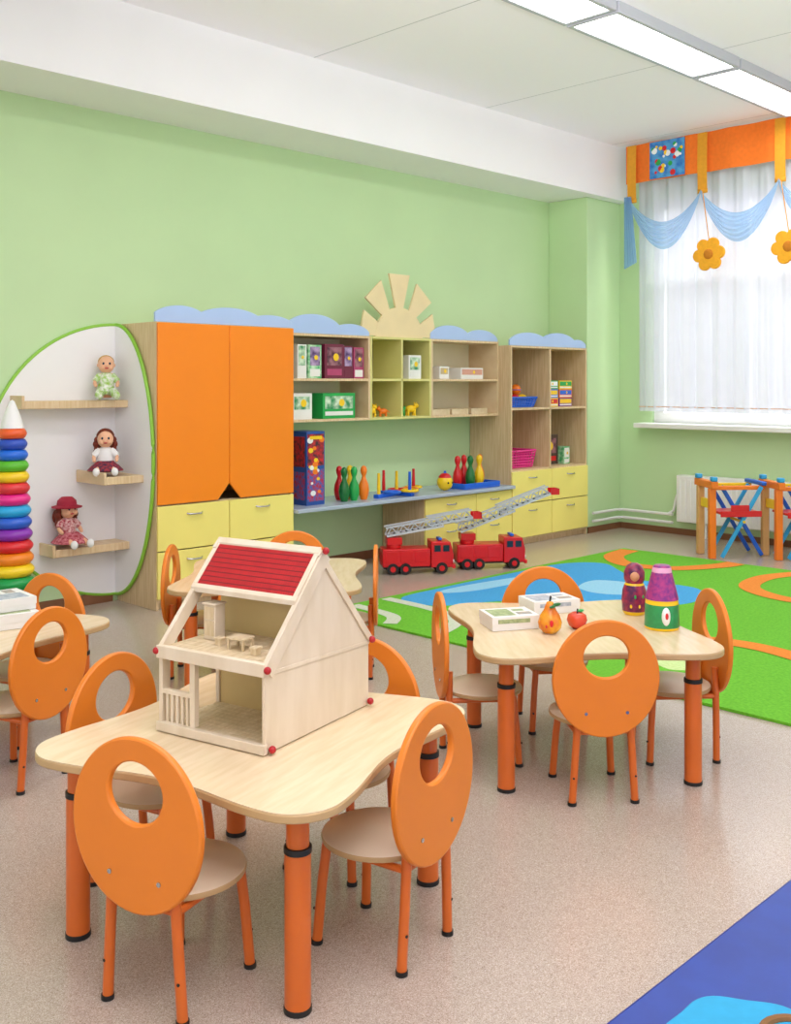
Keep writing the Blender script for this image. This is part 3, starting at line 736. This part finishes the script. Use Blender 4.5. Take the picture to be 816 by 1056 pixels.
def strip(x0,z0,x1,z1,w):
    d=Vector((x1-x0,z1-z0)).normalized(); nrm=Vector((-d.y,d.x))
    if nrm.y<0: nrm=-nrm
    return [(x0,z0),(x1,z1),(x1-nrm.x*w,z1-nrm.y*w),(x0-nrm.x*w,z0-nrm.y*w)]
b=B()
b.prism(strip(-.012,dz-.005,ax+.004,az+.012,.045),'xz',-.008,-.001)
b.prism(strip(L+.012,ez-.005,ax-.004,az+.012,.02),'xz',-.0065,-.001)
b.prism([(.0,dz-.030),(L,ez-.025),(L,ez-.014),(.0,dz-.018)],'xz',-.003,-.0005)
b.fin('gable_frame',CREAM,H,bevel=.0015)
b=B()
b.prism(strip(-.012,dz-.005,ax+.004,az+.012,.04),'xz',Wd-.014,Wd)
b.prism(strip(L+.012,ez-.005,ax-.004,az+.012,.03),'xz',Wd-.014,Wd)
b.box(0,.032,Wd-.014,Wd,.014,dz-.012).box(L-.022,L,Wd-.014,Wd,.014,ez).box(ax-.011,ax+.011,Wd-.014,Wd,.014,dz-.012)
b.fin('far_gable_frame',CREAM,H,bevel=.002)
B().prism(strip(L+.02,ez-.005,ax,az+.012,.012),'xz',.0,Wd).fin('rear_roof',CREAM,H)
def slope(x): return dz+(az-dz)*x/ax
xr0=.13
def rp(a,z0,z1,b_=ax): return [(a,slope(a)+z0),(b_,slope(b_)+z0),(b_,slope(b_)+z1),(a,slope(a)+z1)]
def roofmat():
    m=bpy.data.materials.new('red_lattice_roof'); m.use_nodes=True; nt=m.node_tree; p=nt.nodes['Principled BSDF']
    tc=nt.nodes.new('ShaderNodeTexCoord'); mp=nt.nodes.new('ShaderNodeMapping'); nt.links.new(tc.outputs['Object'],mp.inputs['Vector'])
    mp.inputs['Rotation'].default_value=(0,0,radians(90)); mp.inputs['Scale'].default_value=(1,1.45,1)
    br=nt.nodes.new('ShaderNodeTexBrick'); nt.links.new(mp.outputs[0],br.inputs['Vector'])
    br.inputs['Scale'].default_value=52; br.inputs['Mortar Size'].default_value=.06; br.inputs['Brick Width'].default_value=.6; br.inputs['Row Height'].default_value=.6
    br.inputs['Color1'].default_value=lin('#C4181F'); br.inputs['Color2'].default_value=lin('#B4121C'); br.inputs['Mortar'].default_value=lin('#6C0A12')
    nt.links.new(br.outputs['Color'],p.inputs['Base Color']); p.inputs['Roughness'].default_value=.45; return m
B().prism(rp(xr0+.010,.0,.010,ax-.008),'xz',.016,Wd-.016).fin('red_roof',roofmat(),H,label='flat red latticed roof panel')
b=B().prism(rp(xr0,-.002,.013,xr0+.010),'xz',0,Wd).prism(rp(ax-.010,-.002,.015,ax+.004),'xz',-.0,Wd)
b.prism(rp(xr0+.010,-.002,.013,ax-.010),'xz',0,.016).prism(rp(xr0+.010,-.002,.013,ax-.010),'xz',Wd-.016,Wd)
b.fin('roof_frame',CREAM,H,bevel=.0015)
YB=M('yellow_board','#D2B97C',.5,.05,8)
B().prism([(0.012,dz),(.37,dz),(.37,dz+.19),(.2,dz+.19),(.2,dz+.225),(.012,dz+.225)],'yz',ax-.004,ax+.004).fin('upper_partition',YB,H)
B().box(ax-.004,ax+.004,.14,Wd-.014,.014,dz-.012).fin('lower_partition',YB,H)
B().box(L-.01,L,.012,Wd-.014,.014,ez).fin('rear_wall',CREAM,H)
b=B()
b.box(0,.018,.25,.268,.026,dz-.030)
b.box(.0,.013,.268,Wd-.014,.105,.118)
for k in range(5): b.box(.003,.011,.276+.019*k,.284+.019*k,.026,.105)
b.fin('porch_railing',CREAM,H)
for x,y,z in ((-.006,-.012,dz-.01),(.012,-.014,.012),(L,-.013,ez-.01),(L-.01,-.013,.014),(ax,-.018,az+.010),(-.01,Wd,dz-.01)):
    B().sph((x,y,z),.0105,seg=16).fin('corner_knob',KRED,H,label='dark red wooden ball knob')
def hw(x,y,z):
    c,s_=cos(ang),sin(ang); return (HX+c*x-s_*y,HY+s_*x+c*y,HZ+z)
t=thing('toy_cupboard','tiny pale wooden dollhouse cupboard','toy furniture',hw(.15,.31,dz+.001),ang)
b=B().box(-.022,.022,-.022,.022,0,.10).box(-.026,.024,-.026,.026,.10,.106); b.fin('cabinet_body',CREAM,t,bevel=.002)
B().box(-.0245,-.0221,-.017,.017,.012,.055).box(-.0245,-.0221,-.017,.017,.06,.095).fin('door',PINE,t)
t=thing('toy_table','tiny wooden dollhouse table on the upper floor','toy furniture',hw(.10,.17,dz+.001),ang)
B().box(-.025,.025,-.032,.032,.028,.034).fin('tabletop',PINE,t,bevel=.001)
for sx in (-1,1):
    for sy in (-1,1): B().box(sx*.020-.003,sx*.020+.003,sy*.026-.003,sy*.026+.003,0,.028).fin('leg',PINE,t)
for q in ((.07,.09),(.10,.245)):
    t=thing('toy_stool','tiny wooden dollhouse stool on the upper floor','toy furniture',hw(q[0],q[1],dz+.001),ang,'dollhouse stools')
    B().box(-.013,.013,-.013,.013,.016,.022).fin('seat',PINE,t,bevel=.001)
    B().box(-.010,.010,-.010,.010,0,.016).fin('stool_base',PINE,t)

# ---------------------------------------------------------------- items on tables
def flatbox(x,y,z,w,d,h,rz,label,motif):
    t=thing('puzzle_box',label,'box',(x,y,z),rz)
    B().box(-w/2+.002,w/2-.002,-d/2+.002,d/2-.002,0,h*.5,0).fin('box_base',CARD,t,bevel=.001)
    b=B().box(-w/2,w/2,-d/2,d/2,h*.42,h,0)
    b.box(-w*.42,w*.05,-d*.36,d*.36,h,h+.0008,1).box(w*.12,w*.42,-d*.30,-d*.05,h,h+.0008,2).box(w*.12,w*.36,d*.08,d*.28,h,h+.0008,1)
    b.box(-w*.38,w*.30,-d/2-.0008,-d/2,h*.52,h*.82,1)
    b.fin('box_lid',[CARD,motif,M('print_sepia','#B9A58C',.5,.3,60,hex2='#8E9AA0')],t,bevel=.0015)
POL=M('print_olive','#B4C08C',.5,.3,50,hex2='#8FA070'); PGR=M('print_grey','#C2C8CE',.5,.3,50,hex2='#98A4B0')
flatbox(3.25,2.62,TZ+.001,.20,.16,.055,radians(-30),'white lidded puzzle box with green print on the table',POL)
flatbox(3.60,2.68,TZ+.001,.22,.15,.055,radians(-25),'long white lidded box on the table behind the wooden pear',PGR)
flatbox(1.82,4.10,TZ+.001,.26,.2,.06,radians(80),'white lidded box on the table near the stacking tower',POL)
flatbox(1.83,4.12,TZ+.0635,.22,.17,.05,radians(86),'white box stacked on another box near the stacking tower',PGR)
t=thing('wooden_pear','yellow wooden toy pear with painted leaf on the table','toy',(3.27,2.43,TZ+.001))
B().lathe([(0,0),(.025,.002),(.043,.02),(.047,.042),(.04,.068),(.024,.092),(.018,.11),(.012,.122),(0,.126)],ms=[0]*8).fin('fruit_body',M('pear_paint','#F8C02C',.2,.3,14,hex2='#DE741C'),t,ang=60)
B().cyl((0,0,.124),(.006,0,.145),.004).fin('stem',BLACK,t)
B().sph((.018,-.02,.112),.02,(1.2,.5,.35)).sph((-.012,-.022,.108),.016,(1.2,.5,.35)).fin('leaf',DGREEN,t)
B().sph((-.030,-.030,.045),.014,(.6,.6,1),seg=12).sph((-.040,-.014,.035),.009,(.6,.6,1),seg=10).fin('painted_flower',RED,t)
t=thing('wooden_apple','small red wooden toy apple with green leaf on the table','toy',(3.41,2.40,TZ+.001))
B().lathe([(0,.004),(.018,0),(.034,.014),(.041,.034),(.036,.054),(.02,.064),(.006,.058),(0,.056)]).fin('fruit_body',M('apple_paint','#D3262A',.2,.3,8,hex2='#DE5A2C'),t,ang=70)
B().cyl((0,0,.056),(.004,0,.078),.003).fin('stem',BLACK,t)
B().sph((.014,-.008,.07),.016,(1.2,.6,.35)).fin('leaf',GREEN,t)
FLW=M('painted_flowers','#4E1048',.3,.5,34,hex2='#A82848')
t=thing('nesting_doll','dark purple-red painted wooden nesting doll on the table','toy',(3.80,2.38,TZ+.001))
B().lathe([(0,0),(.042,0),(.05,.015),(.054,.06),(.05,.1),(.042,.125),(.037,.133)],ms=[0,1,0,0,0,1]).fin('doll_body',[FLW,YEL],t)
B().lathe([(.037,.133),(.044,.15),(.044,.18),(.032,.205),(.014,.216),(0,.218)],ms=[0,0,0,0,0]).fin('doll_head',[FLW],t,ang=60)
B().sph((-.026,-.018,.165),.021,(1,1,1.1)).fin('face',M('dull_face_paint','#D89A70',.4),t)
b=B()
for i in range(7):
    a=pi+.3+i*.35
    b.sph((.05*cos(a),.05*sin(a),.04+.04*(i%2)),.009,(.6,.6,1),m=i%2,seg=8)
b.fin('painted_dots',[YEL,GREEN],t)
t=thing('nesting_doll','tapered wooden figure with purple cone top and green apron','toy',(3.66,2.165,TZ+.001))
B().lathe([(0,0),(.066,0),(.070,.01),(.068,.05),(.066,.10),(.064,.118)],ms=[0,1,0,0,1]).fin('doll_body',[M('green_paint','#2F9A58',.3,.2,30),YEL],t)
B().lathe([(.066,.118),(.062,.135),(.055,.165),(.047,.198),(.040,.225),(.036,.245),(.030,.252),(0,.254)],ms=[0,0,0,0,1,0,0]).fin('scarf',[M('purple_scarf','#7A2480',.3,.3,60,hex2='#B2347E'),M('pale_pink_trim','#E8A8C8',.4)],t)
b=B().sph((-.045,-.045,.058),.032,(.55,.55,1.15)); b.sph((-.055,-.055,.062),.014,(.5,.5,1),m=1,seg=10)
b.fin('apron',[WPLAST,RED],t)

# ---------------------------------------------------------------- doll high chairs
PWOOD=M('toy_wood','#E0AE6C',.5,.1,10)
def highchair(x,y,rz):
    t=thing('doll_swing_chair','wooden doll high chair with orange posts and blue crossed legs','toy chair',(x,y,0),rz,'doll high chairs by the radiator')
    for sx in (-1,1):
        X=sx*.13
        B().box(X-.025,X+.025,.19,.25,0,.60).fin('post',ORP if sx<0 else PWOOD,t,bevel=.006)
        for a,b_ in ((-.24,.12),(.15,-.20)):
            L_=sqrt((b_-a)**2+.60**2); an=atan2(b_-a,.60)
            o=B().box(-.010,.010,-.017,.017,0,L_).fin('crossed_leg',BLUE if a<0 else CYAN,t,bevel=.004)
            o.location=(X+(.042 if a<0 else -.042),a,.014); o.rotation_euler=(-an,0,0)
        B().box(X-.02,X+.02,-.24,.19,.585,.62).fin('side_rail',ORP if sx<0 else YEL,t,bevel=.006)
    B().box(-.20,.20,.19,.25,.60,.66).fin('back_slat',ORP,t,bevel=.006)
    B().box(-.10,.10,.20,.23,.42,.50).fin('back_slat',YEL,t,bevel=.006)
    B().box(-.18,.18,-.245,-.20,.622,.655).fin('front_rail',BLUE,t,bevel=.008)
    B().box(-.205,-.19,-.19,.17,.36,.41).box(-.2,.10,-.19,.17,.38,.40).box(-.205,-.19,-.08,.08,.41,.46).fin('seat_slat',RED,t,bevel=.004)
    B().cyl((-.19,-.04,.315),(.2,-.04,.315),.012).fin('crossbar',YEL,t)
    for sx in (-1,1): B().box(sx*.17-.03,sx*.17+.03,.195,.245,.661,.70).fin('end_cap',CYAN,t,bevel=.008)
    return t
h=highchair(8.34,4.26,radians(50))
clone(h,(8.66,3.82,0),radians(50))

# ---------------------------------------------------------------- camera, light
cam=bpy.data.cameras.new('camera'); co=bpy.data.objects.new('camera',cam); COL.objects.link(co)
cam.sensor_fit='HORIZONTAL'; cam.sensor_width=36; cam.lens=1055/816*36; cam.shift_y=-133/816
co.location=(0,0,1.5); co.rotation_euler=(radians(90),0,-atan2(.7046,.7096)); cam.clip_start=.05
SC.camera=co
w=bpy.data.worlds.new('world'); SC.world=w; w.use_nodes=True
bg=w.node_tree.nodes['Background']; bg.inputs[0].default_value=(.975,.965,1,1); bg.inputs[1].default_value=1.12
def area(name,loc,rot,sx,sy,e,col=(1,1,1)):
    l=bpy.data.lights.new(name,'AREA'); l.shape='RECTANGLE'; l.size=sx; l.size_y=sy; l.energy=e; l.color=col
    o=bpy.data.objects.new(name,l); COL.objects.link(o); o.location=loc; o.rotation_euler=rot; return o
area('daylight',(11.2,3.4,5.2),(0,radians(52),0),3.5,6,820,(1,.99,.97))
o=area('added_ceiling_fill',(-1.0,-1.0,1.3),(0,0,0),1.5,1.5,190,(1,.95,1))  # unseen fill added behind the camera, aimed upward to brighten the ceiling
o.data.spread=radians(70)
o.rotation_euler=Vector((.64,.38,.62)).to_track_quat('-Z','Y').to_euler()
SC.view_settings.view_transform='Standard'
